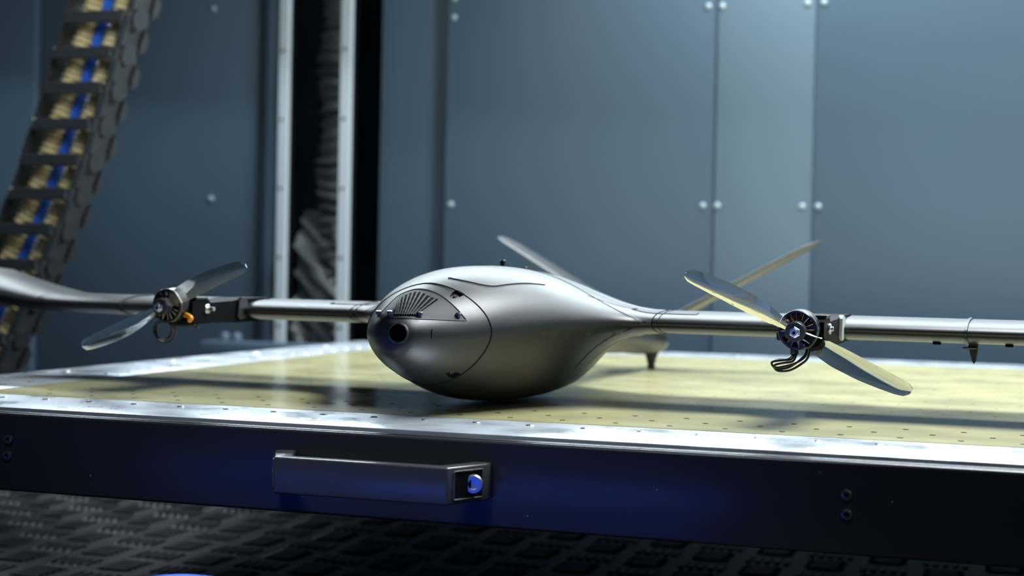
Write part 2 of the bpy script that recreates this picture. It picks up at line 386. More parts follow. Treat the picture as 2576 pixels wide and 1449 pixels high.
# ------------------------------------------------------------------ cable chain
YC = 1.70
ch = empty('cable_chain', (0, 0, 0)); tag(ch, 'black cable carrier chain with tan hoses and a blue cable, rising at the left', 'cable chain')
cpx = [(285, -135), (262, -47), (237, 42), (209, 133), (184, 222), (156, 312), (128, 402), (97, 487), (62, 576), (25, 665), (-14, 755), (-56, 850), (-100, 940)]
cen = [on_y(a, b, YC) for a, b in cpx]
hw, dep = 0.043, 0.052
def chain_frame(p, q):
    t = (q-p).normalized(); x = Vector((1, 0, 0)); x = (x - t*x.dot(t)*0.0).normalized()
    return t
for i in range(len(cen)-1):
    p, q = cen[i], cen[i+1]; t = (q-p); L = t.length; t.normalize()
    X = Vector((1, 0, 0)); Y = Vector((0, 1, 0)); side = X
    # shear frame: rungs stay level, links follow the path
    def T(a, b, c, p=p, t=t): return p + X*a + Y*b + t*c
    for s in (-1, 1):
        bm = bmesh.new(); pts2 = []
        for k in range(20):                  # stadium outline of one side plate
            an = 2*PI*k/20; cy2 = (dep/2)*(math.sin(an)); cz2 = math.cos(an)*0.020 + (L*0.46 if math.cos(an) > 0 else -L*0.30)
            pts2.append((dep/2+cy2, L/2+cz2))
        off = 0.0026 if i % 2 else 0.0
        add_prism(bm, pts2, 0, 0.004, lambda a, b, h, s=s, off=off, T=T: T(s*(hw+off+h), a, b))
        for cc in (-L*.0, L):
            pr = [(dep/2+0.016*math.cos(2*PI*k/14), cc+0.0155*math.sin(2*PI*k/14)) for k in range(14)]
            add_prism(bm, pr, 0.004, 0.0075, lambda a, b, h, s=s, off=off, T=T: T(s*(hw+off+h), a, b))
        pr = [(dep*.9, L*.25), (dep*1.0, L*.3), (dep*1.0, L*.7), (dep*.9, L*.75)]
        add_prism(bm, pr, -0.002, 0.009, lambda a, b, h, s=s, off=off, T=T: T(s*(hw+off+h), a, b))
        add_prism(bm, [(dep*.97, L*.30), (dep+.011, L*.45), (dep+.013, L*.80), (dep*.97, L*.95)], 0.0005, 0.0075, lambda a, b, h, s=s, off=off, T=T: T(s*(hw+off+h), a, b))
        add_prism(bm, [(0.004, L*.2), (0.012, L*.2), (0.012, L*.8), (0.004, L*.8)], 0.004, 0.007, lambda a, b, h, s=s, off=off, T=T: T(s*(hw+off+h), a, b))
        bmo('link_plate', bm, M['chain'], ch)
    bm = bmesh.new()
    add_prism(bm, [(-0.0065, -0.004), (0.0065, -0.004), (0.0085, 0.0), (0.0065, 0.004), (-0.0065, 0.004), (-0.0085, 0)], -hw, hw,
              lambda a, b, h, p=p: p + Vector((h, b, a)))
    bmo('crossbar', bm, M['chain'], ch)
    bm = bmesh.new()
    add_prism(bm, [(-0.0065, 0), (0.0065, 0), (0.0065, 0.006), (-0.0065, 0.006)], -hw, hw, lambda a, b, h, p=p: p + Vector((h, b+dep, a)))
    bmo('crossbar', bm, M['chain'], ch)
dense = smooth_path(cen, 40)
def hose(name, dx, dy, r, m, ribs=True):
    pts = [p+Vector((dx, dy, 0)) for p in dense]; N = len(pts)
    tube(name, pts, r, m, ch, n=14, radf=(lambda u: r*(1+0.17*math.copysign(abs(math.sin(u*N/6.0*2*PI+.5))**.6, math.sin(u*N/6.0*2*PI+.5)))) if ribs else None)
hose('tan_hose', -0.020, 0.026, 0.0145, M['hose']); hose('tan_hose', 0.021, 0.026, 0.0105, M['hose'])
hose('blue_cable', 0.0015, 0.020, 0.0060, M['blue'], False)
hose('black_hose', 0.035, 0.034, 0.0055, M['black'], False)

# ------------------------------------------------------------------ blue bin in front, its rear corner peeks into the frame
zbn = -0.072
c0 = on_z(430, 1434, zbn)
def rrect(x0, x1, y0, y1, r, n=6):
    o = []
    for (cx, cy, a0) in ((x1-r, y1-r, 0), (x0+r, y1-r, 90), (x0+r, y0+r, 180), (x1-r, y0+r, 270)):
        for k in range(n+1):
            a = math.radians(a0+90*k/n); o.append((cx+r*math.cos(a), cy+r*math.sin(a)))
    return o
def storage_bin(x, y, rz, BL, BW, BH, label):
    bn = empty('storage_bin', (x, y, ZF), math.radians(rz)); tag(bn, label, 'bin', 'blue bins in front of the machine')
    bm = bmesh.new()
    secs = [(0.03, 0.0, .02), (0.012, BH-.03, .02), (0.012, BH-.012, .02), (0.0, BH-.012, .025), (0.0, BH-.002, .025), (0.002, BH, .025), (0.010, BH, .02), (0.014, BH-.004, .018), (0.032, 0.004, .02)]
    rings = [[bm.verts.new((x, y, z)) for x, y in rrect(ins, BL-ins, -BW+ins, -ins, r)] for ins, z, r in secs]
    for a, b in zip(rings[:-1], rings[1:]):
        n = len(a)
        for k in range(n): bm.faces.new((a[k], a[(k+1) % n], b[(k+1) % n], b[k]))
    bm.faces.new(rings[0]); bm.faces.new(rings[-1])
    bmo('bin_body', bm, M['bin'], bn, smooth=True, angle=40)
    k = 0
    while 0.05+k*0.05 < BL-.05:
        box('bin_rib', (0.05+k*0.05, -0.0035, BH*0.55), (0.006, 0.012, BH*0.5), M['bin'], bn); k += 1
storage_bin(c0.x, c0.y, -9, 0.28, 0.24, zbn-ZF, 'bright blue plastic bin whose rounded corner peeks in at the bottom edge')
storage_bin(-0.79, 0.66, 0, 0.23, 0.30, 0.135, 'second blue plastic bin, unseen, added left of the first for its reflection')  # out of view, added to widen the blue reflection in the front panel
# ------------------------------------------------------------------ drone
DR = math.radians(-2.7)
dc = r0*(-0.048) + f0*1.169
DL = Vector((dc.x, dc.y, 0.0006))
dr = empty('drone', DL, DR); tag(dr, 'dark grey fixed-wing drone with two propellers resting on the yellow bed', 'drone')
MW = Matrix.Translation(DL) @ Matrix.Rotation(DR, 4, 'Z'); MI = MW.inverted()
ys = np.array([-.1085, -.107, -.104, -.098, -.09, -.08, -.065, -.05, -.038, -.015, .015, .05, .085, .12, .155, .19, .23, .28, .35, .45, .56, .60, .612])
aw = np.array([.004, .0105, .0155, .0205, .0255, .031, .038, .0445, .0492, .0565, .064, .071, .0750, .0765, .0735, .065, .050, .033, .021, .017, .015, .010, .003])
zt_ = np.array([.066, .0705, .074, .0780, .0815, .0850, .0895, .0940, .0975, .1030, .1075, .1105, .1110, .1085, .1030, .0955, .0860, .0760, .0670, .0570, .0480, .0430, .036])
zb_ = np.array([.060, .0520, .0465, .0415, .0370, .0325, .0275, .0235, .0208, .0150, .0085, .0032, .0008, .0002, .0012, .0055, .0150, .0240, .0270, .0240, .0180, .0200, .028])
yy_ = np.linspace(-.1085, .612, 721)
def pchip(xs, fs, xi):
    h = np.diff(xs); d = np.diff(fs)/h; m = np.zeros_like(fs)
    for i in range(1, len(xs)-1):
        if d[i-1]*d[i] > 0: w1 = 2*h[i]+h[i-1]; w2 = h[i]+2*h[i-1]; m[i] = (w1+w2)/(w1/d[i-1]+w2/d[i])
    m[0] = d[0]; m[-1] = d[-1]
    k = np.clip(np.searchsorted(xs, xi)-1, 0, len(xs)-2); t = (xi-xs[k])/h[k]
    return (2*t**3-3*t**2+1)*fs[k]+(t**3-2*t**2+t)*h[k]*m[k]+(-2*t**3+3*t**2)*fs[k+1]+(t**3-t**2)*h[k]*m[k+1]
A_, T_, B_ = pchip(ys, aw, yy_), pchip(ys, zt_, yy_), pchip(ys, zb_, yy_)
def sst(x, a, b): t = np.clip((x-a)/(b-a), 0, 1); return t*t*(3-2*t)
def f_body(x, y, z):
    a = np.interp(y, yy_, A_); t = np.interp(y, yy_, T_); b = np.interp(y, yy_, B_)
    zc = b + (t-b)*0.53; bt = np.where(z > zc, t-zc, zc-b); bt = np.maximum(bt, .002)
    n = 1.70 + 0.50*sst(y, -.06, .07)
    rho = ((np.abs(x)/a)**n + (np.abs(z-zc)/bt)**n)**(1/n)
    f = (rho-1)*np.minimum(a, bt)
    f = np.where(y < -.1085, np.sqrt(np.maximum(f, 0)**2+(y+.1085)**2), f)
    f = np.where(y > .612, np.maximum(f, y-.612), f)
    return f
ZWG = 0.0680
def wing_par(x):
    x = np.abs(x); s = 1-sst(x, 0.045, 0.135)
    LE = 0.100 - 0.060*s; TE = 0.245 + 0.035*s; hm = 0.0092 + 0.0105*s; cf = 0.045 + 0.03*s
    return LE, TE, hm, cf
def f_wing(x, y, z):
    LE, TE, hm, cf = wing_par(x); yc = LE+cf; zz = z-ZWG
    front = (np.sqrt(((y-yc)/cf)**2 + (zz/hm)**2)-1)*hm
    u = np.clip((y-yc)/(TE-yc), 0, 1.3); h = hm*(1-u**1.35)+.0008
    rear = np.abs(zz)-h
    return np.where(y < yc, front, rear)
def field(x, y, z):
    a = f_body(x, y, z); b = f_wing(x, y, z); k = 0.034
    h = np.maximum(k-np.abs(a-b), 0)/k
    return np.minimum(a, b) - h*h*k/4
def surface_nets(fn, lo, hi, st):
    g = [np.arange(lo[i], hi[i]+st, st) for i in range(3)]
    X, Y, Z = np.meshgrid(*g, indexing='ij'); V = fn(X, Y, Z); S = V < 0
    nx, ny, nz = V.shape; cnt = np.zeros((nx-1, ny-1, nz-1)); acc = np.zeros((nx-1, ny-1, nz-1, 3))
    def cell(di, dj, dk, A): return A[di:nx-1+di, dj:ny-1+dj, dk:nz-1+dk]
    for (a, b) in [((0, 0, 0), (1, 0, 0)), ((0, 1, 0), (1, 1, 0)), ((0, 0, 1), (1, 0, 1)), ((0, 1, 1), (1, 1, 1)),
                   ((0, 0, 0), (0, 1, 0)), ((1, 0, 0), (1, 1, 0)), ((0, 0, 1), (0, 1, 1)), ((1, 0, 1), (1, 1, 1)),
                   ((0, 0, 0), (0, 0, 1)), ((1, 0, 0), (1, 0, 1)), ((0, 1, 0), (0, 1, 1)), ((1, 1, 0), (1, 1, 1))]:
        va, vb = cell(*a, V), cell(*b, V); cr = (va < 0) != (vb < 0); t = np.where(cr, va/np.where(cr, va-vb, 1), 0)
        cnt += cr
        for ax in range(3): acc[..., ax] += np.where(cr, a[ax]+(b[ax]-a[ax])*t, 0)
    act = cnt > 0; idx = -np.ones(cnt.shape, int); idx[act] = np.arange(act.sum())
    ci = np.argwhere(act); P = (acc[act]/cnt[act][:, None] + ci)*st + np.array(lo)
    faces = []
    for ax in range(3):
        b1, b2 = [(1, 2), (2, 0), (0, 1)][ax]
        sl0 = [slice(1, -1)]*3; sl0[ax] = slice(0, -1); sl1 = [slice(1, -1)]*3; sl1[ax] = slice(1, None)
        s0, s1 = S[tuple(sl0)], S[tuple(sl1)]; e = np.argwhere(s0 != s1)
        off = np.ones(3, int); off[ax] = 0; e2 = e+off
        def gi(d1, d2):
            q = e2.copy(); q[:, b1] -= d1; q[:, b2] -= d2; return idx[q[:, 0], q[:, 1], q[:, 2]]
        quad = np.stack([gi(1, 1), gi(0, 1), gi(0, 0), gi(1, 0)], 1)
        flip = ~s0[tuple(e.T)]; quad[flip] = quad[flip][:, ::-1]; faces.append(quad)
    return P, np.concatenate(faces)
XS = 0.1335
P, Q = surface_nets(field, (-.141, -.116, -.008), (.141, .62, .118), 0.0026)
def proj(P):
    e = 1e-5
    for _ in range(4):
        x, y, z = P.T; f = field(x, y, z)
        g = np.stack([(field(x+e, y, z)-field(x-e, y, z)), (field(x, y+e, z)-field(x, y-e, z)), (field(x, y, z+e)-field(x, y, z-e))], 1)/(2*e)
        n2 = (g*g).sum(1)+1e-6; step = np.clip(f/np.sqrt(n2), -.002, .002)
        P = P - g/np.sqrt(n2)[:, None]*step[:, None]
    return P
P = proj(P)
for _ in range(2):                            # relax along the surface, then put back on it
    S_ = np.zeros_like(P); C_ = np.zeros(len(P))
    for a, b in ((0, 1), (1, 2), (2, 3), (3, 0)):
        np.add.at(S_, Q[:, a], P[Q[:, b]]); np.add.at(C_, Q[:, a], 1); np.add.at(S_, Q[:, b], P[Q[:, a]]); np.add.at(C_, Q[:, b], 1)
    P = proj(P*.4 + .6*S_/np.maximum(C_, 1)[:, None])
keep = np.all(np.abs(P[Q][:, :, 0]) <= XS+.0014, axis=1); Q = Q[keep]
P[:, 0] = np.clip(P[:, 0], -XS, XS)
used = np.unique(Q); mp = -np.ones(len(P), int); mp[used] = np.arange(len(used)); P = P[used]; Q = mp[Q]
fme = bpy.data.meshes.new('fuselage'); fme.from_pydata(P.tolist(), [], Q.tolist()); fme.update()
bm = bmesh.new(); bm.from_mesh(fme); bmesh.ops.remove_doubles(bm, verts=bm.verts, dist=2e-5)
bmesh.ops.holes_fill(bm, edges=[e for e in bm.edges if e.is_boundary], sides=0); bmesh.ops.recalc_face_normals(bm, faces=bm.faces); bm.to_mesh(fme); bm.free()
bvh0 = BVHTree.FromPolygons([v.co.copy() for v in fme.vertices], [tuple(p.vertices) for p in fme.polygons])
def hit(px, py):                              # point and normal on the fuselage seen through a picture point
    o = MI @ CP; d = ((MI.to_3x3()) @ ray(px, py)).normalized()
    h = bvh0.ray_cast(o, d); 
    return (h[0], h[1]) if h[0] is not None else None
fus = link('fuselage', fme, M['drone'], dr, True); fus['label'] = 'smooth blended body with round nose'
# cut the camera port and the screw recesses
def cutter(bmf):
    bmesh.ops.recalc_face_normals(bmf, faces=bmf.faces); me = bpy.data.meshes.new('cut'); bmf.to_mesh(me); bmf.free()
    o = bpy.data.objects.new('cut', me); COL.objects.link(o); o.matrix_world = MW; return o
cutb = bmesh.new()
pc, ncn = hit(1001, 838)
AX = Vector((0.05, -1, 0.0)).normalized()
add_lathe(cutb, [(0, -.012), (.0064, -.012), (.0064, .02), (0, .02)], pc, AX, 40)
recs = []
for (px, py, ang) in ((1146, 742, 0.0), (1136, 942, 0.0)):
    h = hit(px, py)
    if h: recs.append(h)
for (p, n) in recs:
    R = basis(n); yb = Vector((0, 1, 0)); yb = (yb - n*yb.dot(n)).normalized(); xb = yb.cross(n).normalized()
    poly = [(-.0055, .0055), (-.0050, .0085), (.0050, .0085), (.0055, .0055), (.0048, 0), (.0028, -.0055), (0, -.0085), (-.0028, -.0055), (-.0048, 0)]
    poly = [(a*.70, b*.95) for a, b in poly]
    add_prism(cutb, poly, -.0032, .004, lambda a, b, h, p=p, n=n, xb=xb, yb=yb: p + xb*a + yb*b + n*h)
cut = cutter(cutb)
md = fus.modifiers.new('b', 'BOOLEAN'); md.operation = 'DIFFERENCE'; md.object = cut; md.solver = 'EXACT'
bpy.context.view_layer.update()
dg = bpy.context.evaluated_depsgraph_get(); ev = fus.evaluated_get(dg); nm = bpy.data.meshes.new_from_object(ev)
if len(nm.polygons) > 1000:
    fus.modifiers.clear(); fus.data = nm; nm.name = 'fuselage'
    nm.set_sharp_from_angle(angle=math.radians(38))
else: fus.modifiers.clear()
bpy.data.objects.remove(cut, do_unlink=True)
# port rim and dark liner
lathe('camera_port', [(0.0063, -.0115), (0.0063, .0002), (.0068, .0006), (.0074, .0002), (.0074, -.004)], pc+AX*.0002, AX, M['drone'], dr, 40)
lathe('port_lining', [(0, -.0113), (.00625, -.0113), (.00625, -.0002), (.0061, -.0002), (.0061, -.011), (0, -.011)], pc, AX, M['hole'], dr, 40)
for (p, n) in recs:
    bm = bmesh.new(); add_lathe(bm, [(0, 0), (.0021, 0), (.0021, .0018), (.0017, .0022), (.0010, .0022), (.0009, .0010), (0, .0010)], p-n*.0032+Vector((0, .0022, 0)), n, 20)
    bmo('nose_screw', bm, M['dsteel'], dr, smooth=True, angle=35)
# seams: thin dark lines that follow the surface
def seam_px(name, pts, r=0.00040, sub=10, m='seam', off=.00003):
    P2 = smooth_path([Vector((a, b, 0)) for a, b in pts], sub); out = []
    for q in P2:
        h = hit(q.x, q.y)
        if h: out.append(h[0] + h[1]*off)
    if len(out) > 2: tube(name, out, r, M[m], fus, n=6)
def ring_seam(name, y0, a0, a1, tilt=0.0, n=120, r=0.0003):
    out = []
    for k in range(n+1):
        a = math.radians(a0+(a1-a0)*k/n); d = Vector((math.cos(a), 0, math.sin(a)))
        zc = 0.055; o = Vector((0, y0, zc)) + d*0.3; o.y += tilt*(o.z-zc)*0
        o2 = Vector((0, y0, zc))
        h = bvh0.ray_cast(o, -d); 
        if h[0] is not None: out.append(h[0]+h[1]*.00003)
    tube(name, out, r, M['seam'], fus, n=6)
ring_seam('nose_ring_seam', -.0385, -180, 180, n=200, r=0.00055)
ring_seam('body_seam', 0.098, -20, 200, r=.00035)
seam_px('hatch_seam', [(1128, 699), (1180, 709), (1215, 717), (1243, 720), (1275, 716), (1313, 713), (1345, 714), (1371, 717)], 0.00055)
seam_px('hatch_notch', [(1128, 703), (1130, 699), (1134, 699)], 0.0003, 3)
seam_px('fairing_seam', [(1478, 744), (1520, 758), (1560, 770), (1596, 778)], 0.00025)
seam_px('side_mark', [(1086.5, 829), (1086, 852)], 0.0005, 4)
# visor plate with grille
arc = [(957, 792), (975, 772), (1000, 748), (1030, 733), (1060, 729), (1092, 737), (1122, 755), (1150, 780), (1171, 805)]
arcS = smooth_path([Vector((a, b, 0)) for a, b in arc], 6)
def patch(name, top, bottom_fn, off, thick, m, parent, nv=10):
    bm = bmesh.new(); rows = []
    for q in top:
        yb2 = bottom_fn(q.x); col = []
        for j in range(nv+1):
            h = hit(q.x, q.y+(yb2-q.y)*j/nv)
            col.append((h[0]+h[1]*off, h[0]-h[1]*thick) if h else None)
        rows.append(col)
    va = [[bm.verts.new(c[0]) if c else None for c in col] for col in rows]
    vb = [[bm.verts.new(c[1]) if c else None for c in col] for col in rows]
    def f(*v):
        if all(x is not None for x in v):
            try: bm.faces.new(v)
            except ValueError: pass
    for i in range(len(rows)-1):
        for j in range(nv): f(va[i][j], va[i][j+1], va[i+1][j+1], va[i+1][j])
        f(va[i][0], va[i+1][0], vb[i+1][0], vb[i][0]); f(va[i][nv], vb[i][nv], vb[i+1][nv], va[i+1][nv])
    return bmo(name, bm, m, parent, smooth=True, angle=50)
ledge = lambda x: 797.5 + (x-955)*0.0405
vis = patch('visor', [q for q in arcS], ledge, 0.0005, 0.0008, M['visor'], dr); vis['label'] = 'flat dark nose visor with ribbed grille'
seam_px('visor_seam', arc, 0.00055, off=.0004)
seam_px('visor_ledge', [(950, 797.5), (1000, 799.5), (1060, 802), (1120, 804.5), (1173, 806.5)], 0.0007, 8, 'drone')
gtop = smooth_path([Vector((a, b, 0)) for a, b in ((1001, 764), (1010, 751), (1028, 741), (1046, 736), (1064, 739), (1082, 748), (1103, 755))], 5)
def gbot(x):
    if x < 1044: return 795.0
    return 795 - (x-1044)*0.66
bmg = [q for q in gtop]
# the opening: columns along slanted slats
def G(u, v):                                  # u across the grille, v from ledge (0) to arc (1)
    b = Vector((991 + 53*u, 795, 0)); tpts = gtop; k = u*(len(tpts)-1); i = min(int(k), len(tpts)-2); t = tpts[i].lerp(tpts[i+1], k-i)
    return b.lerp(t, v)
bm = bmesh.new(); grid = []
for i in range(25):
    col = []
    for j in range(9):
        q = G(i/24, j/8); h = hit(q.x, q.y); col.append(bm.verts.new(h[0]+h[1]*0.0007))
    grid.append(col)
for i in range(24):
    for j in range(8): bm.faces.new((grid[i][j], grid[i+1][j], grid[i+1][j+1], grid[i][j+1]))
bmo('grille_opening', bm, M['hole'], vis)
for s in range(10):
    u = (s+0.5)/10; pts = []
    for j in range(14):
        q = G(u, 0.01+0.98*j/13); h = hit(q.x, q.y); pts.append(h[0]+h[1]*(0.0012+0.00025*math.sin(j*2.4+s)))
    tube('grille_slat', pts, 0.00075, M['visor'], vis, n=6)
for (px, py) in ((953, 789), (981, 789), (1057, 792), (1154, 794)):
    h = hit(px, py+6)
    if h:
        bm = bmesh.new(); add_lathe(bm, [(0, -.002), (.0012, -.002), (.0012, .0012), (.0021, .0012), (.0021, .0034), (.0018, .0038), (0, .0038)], h[0]+Vector((0, 0, .0002)), (0, -.2, 1), 16)
        bmo('visor_pin', bm, M['dsteel'], vis, smooth=True, angle=35)
# aerial stubs on the back
def top_at(x, y):
    h = bvh0.ray_cast(Vector((x, y, .3)), Vector((0, 0, -1))); return h[0]
def drone_at(px, yl):                         # local x that a picture column has at depth yl
    o = MI @ CP; d = MI.to_3x3() @ ray(px, 700); return (o + d*((yl-o.y)/d.y)).x
for (px, yl, hh, rr) in ((1264, 0.11, 0.0065, .0019), (1320, 0.16, 0.0075, .0016)):
    p = top_at(drone_at(px, yl), yl)
    bm = bmesh.new(); add_lathe(bm, [(rr*1.1, -.003), (rr*1.1, hh*.5), (rr*1.35, hh*.55), (rr*1.35, hh*.9), (rr, hh), (0, hh)], p, (0, 0, 1), 16)
    bmo('aerial_stub', bm, M['black'], dr, smooth=True, angle=35)

# wing panels (lofts that share the section of the fuselage root)
def section(LE, TE, hm, cf, n=26):
    yc = LE+cf; pts = []
    for k in range(n+1):
        a = PI/2 + PI/2*k/n*1.0; pts.append((yc + cf*math.cos(a), hm*math.sin(a)))     # crest to nose
    up_ = []
    for k in range(1, n//2+1):
        u = k/(n//2); up_.append((yc+(TE-yc)*u, hm*(1-u**1.35)+.0008))
    top = up_[::-1] + pts                       # trailing edge .. crest .. leading edge
    bot = [(y, -z) for y, z in reversed(top)][1:]
    return top+bot
def loft(name, stations, m, parent, label=None, caps=True):
    bm = bmesh.new(); rings = []
    for (c, ang, LE, TE, hm, cf) in stations:   # c = (x, z) of the spar, ang = local dihedral
        s = section(LE, TE, hm, cf); rings.append([bm.verts.new((c[0]-z*math.sin(ang), y, c[1]+z*math.cos(ang))) for y, z in s])
    for a, b in zip(rings[:-1], rings[1:]):
        n = len(a)
        for k in range(n): bm.faces.new((a[k], a[(k+1) % n], b[(k+1) % n], b[k]))
    if caps: bm.faces.new(rings[0]); bm.faces.new(rings[-1][::-1])
    o = bmo(name, bm, m, parent, smooth=True, angle=45)
    if label: o['label'] = label
    return o
LE0, TE0, HM0, CF0 = 0.100, 0.245, 0.0092, 0.045
for s in (1, -1):
    N = 12
    w = loft('wing_panel', [((s*(XS+0.0008+(0.376-XS)*k/N), ZWG), 0, LE0, TE0, HM0, CF0) for k in range(N+1)], M['drone'], dr)
    # collar seam at the root, two thin lines
    for dx in (0.0, 0.005):
        sec = section(LE0, TE0, HM0+.0001, CF0)
        tube('root_seam', [Vector((s*(XS+dx), y, ZWG+z)) for y, z in sec if y < .19], 0.00035, M['seam'], w, n=6)
    # joint ridge between inner and outer panel
    sec = section(LE0-.0010, TE0+.001, HM0+.0012, CF0)
    bm = bmesh.new(); a = [bm.verts.new((s*.3755, y, ZWG+z)) for y, z in sec]; b = [bm.verts.new((s*.3775, y, ZWG+z)) for y, z in sec]
    for k in range(len(a)): bm.faces.new((a[k], a[(k+1) % len(a)], b[(k+1) % len(a)], b[k]))
    bm.faces.new(a); bm.faces.new(b[::-1]); bmo('joint_ridge', bm, M['drone'], dr)
    # outer panel with upswept tip
    st = [(.3778, ZWG, 0), (.405, ZWG, 0), (.435, ZWG, 1), (.455, ZWG+.0004, 3), (.475, ZWG+.0014, 4), (.495, ZWG+.0032, 7), (.520, ZWG+.0068, 10), (.550, ZWG+.0126, 13), (.580, ZWG+.0200, 15), (.605, ZWG+.0270, 16), (.615, ZWG+.030, 17)]
    sc = [1, 1, 1, 1, 1, 1, .99, .96, .88, .72, .5]; bl_ = [0, 0, 0, 0, .3, .7, 1, 1, 1, 1, 1]
    loft('wing_tip', [((s*x, z), s*math.radians(an), LE0+0.04*(1-q), TE0, (HM0+.002*b2)*q, CF0*q) for (x, z, an), q, b2 in zip(st, sc, bl_)], M['drone'], dr, 'upswept wing tip panel')
    for y0 in (LE0,):
        tube('tip_seam', [Vector((s*.470, y, ZWG+.0014+z)) for y, z in section(LE0, TE0, HM0, CF0) if y < .19 and z > -.003], 0.0003, M['seam'], dr, n=6)
    # latch cut into the root, seen as a T-shaped dark line on top
    def top_pt(x, y):
        if abs(x) < XS:
            h = bvh0.ray_cast(Vector((x, y, .3)), Vector((0, 0, -1))); return h[0]+Vector((0, 0, .0001))
        yc = LE0+CF0; z = HM0*math.sqrt(max(0, 1-((y-yc)/CF0)**2)) if y < yc else HM0*(1-((y-yc)/(TE0-yc))**1.35)+.0008
        return Vector((x, y, ZWG+z+.0001))
    for pl in ([(.112, .118), (.128, .118), (.1335, .118)], [(.1335, .118), (.150, .118), (.166, .118)], [(.166, .118), (.166, .126)], [(.112, .118), (.114, .126)], [(.1335, .118), (.1335, .150)]):
        pts = []
        for (a0, b0), (a1, b1) in zip(pl[:-1], pl[1:]): pts += [top_pt(s*(a0+(a1-a0)*k/4), b0+(b1-b0)*k/4) for k in range(5)]
        tube('latch_seam', pts, 0.0005, M['seam'], dr, n=6)
# slots and linkage under the right outer wing
for px in (2358, 2540):
    d = MI.to_3x3() @ ray(px, 866); o_ = MI @ CP; x = (o_ + d*((.13-o_.y)/d.y)).x
    box('underwing_slot', (x, .128, ZWG-.0088), (.0055, .012, .0024), M['hole'], dr)
x = drone_at(2452, .14)
bm = bmesh.new()
add_prism(bm, [(-.004, 0), (.0045, 0), (.003, -.008), (.0028, -.015), (.0012, -.017), (0, -.015), (-.0012, -.008)], -.0015, .0015, lambda a, b, h: Vector((x+a, .135+h, ZWG-.0075+b)))
bmo('control_horn', bm, M['drone'], dr)
tube('horn_link', [(x-.007, .132, ZWG-.0125), (x+.003, .132, ZWG-.0122)], .0011, M['dsteel'], dr)

# tail: V fins, pod, skid
TY = 0.535
for s in (1, -1):
    bm = bmesh.new(); rings = []
    for k in range(15):
        u = k/14; q = math.sqrt(max(0.0, 1-((u-.93)/.07)**2)) if u > .93 else 1
        q = max(q, .12); ln = .205*u; an = math.radians(29.0)
        c = .072*(1-.25*u)*(.35+.65*q); y0 = TY+.022*u+.072*(1-.25*u)*.3*(1-q); hm2 = .0036*(1-.35*u)*q
        sec = section(y0, y0+c, hm2, c*.3, 12)
        rings.append([bm.verts.new((s*(.008+ln*math.cos(an)) - s*z*math.sin(an), y, .042+ln*math.sin(an)+z*math.cos(an)+.006)) for y, z in sec])
    for a, b in zip(rings[:-1], rings[1:]):
        n = len(a)
        for k in range(n): bm.faces.new((a[k], a[(k+1) % n], b[(k+1) % n], b[k]))
    bm.faces.new(rings[0]); bm.faces.new(rings[-1][::-1])
    o = bmo('tail_fin', bm, M['drone'], dr, smooth=True, angle=50)
bm = bmesh.new()
add_lathe(bm, [(0, 0), (.007, .004), (.0125, .018), (.015, .04), (.0145, .065), (.010, .085), (0, .09)], (0, .625, .030), (0, -1, .04), 24)
bmo('tail_pod', bm, M['drone'], dr, smooth=True, angle=50)
bm = bmesh.new()
add_lathe(bm, [(0, 0), (.0042, 0), (.0046, .003), (.0042, .006), (.0065, .014), (.0095, .022), (.011, .028)], (0, .578, 0.0), (0, 0, 1), 20)
bmo('tail_skid', bm, M['black'], dr, smooth=True, angle=50)
bm = bmesh.new()
for k in range(5): add_box(bm, (-.03+.005*k, .50+.01*k, .030+.003*(k % 2)), (.004, .014, .007), Matrix.Rotation(.4*k, 3, 'X'), .001, 1)
bmo('tail_linkage', bm, M['dsteel'], dr)

# ---- motors, nacelles, propellers
def blade_mesh(R, cw):
    """one blade along +x in the local disc frame: u, v in the disc, w along the axis (towards the viewer)"""
    st = 26; nc = 12; bm = bmesh.new(); rings = []
    for i in range(st+1):
        r = i/st; rad = 0.0055+(R-0.0055)*r
        ch = np.interp(r, [0, .08, .2, .35, .55, .75, .9, .97, 1.0], [.0085, .0110, .0145, .0160, .0155, .0138, .0118, .0095, .0045])
        tw = math.radians(np.interp(r, [0, .2, .5, 1], [34, 27, 17, 10])); th = np.interp(r, [0, .15, .5, 1], [.0022, .0013, .0009, .0005])
        swp = np.interp(r, [0, .3, .6, .9, 1], [0, .0012, .0010, -.0004, -.0012])
        ring = []
        for k in range(2*nc):
            if k < nc: t = k/(nc-1); sg = 1
            else: t = 1-(k-nc+1)/(nc); sg = -1
            x = (t-.42)*ch; camb = .09*ch*(1-(2*t-1)**2); z = camb + sg*th*.5*max(0.12, math.sin(PI*min(1, max(0, t))**.8))
            v = x*math.cos(tw) - z*math.sin(tw)*1; w = x*math.sin(tw)+z*math.cos(tw)
            ring.append(bm.verts.new((rad, (v+swp)*cw, w)))
        rings.append(ring)
    for a, b in zip(rings[:-1], rings[1:]):
        n = len(a)
        for k in range(n): bm.faces.new((a[k], a[(k+1) % n], b[(k+1) % n], b[k]))
    bm.faces.new(rings[0]); bm.faces.new(rings[-1][::-1])
    bmesh.ops.remove_doubles(bm, verts=bm.verts, dist=1e-6)
    return bm
def xform(bm, Mx):
    for v in bm.verts: v.co = Mx @ v.co
    return bm
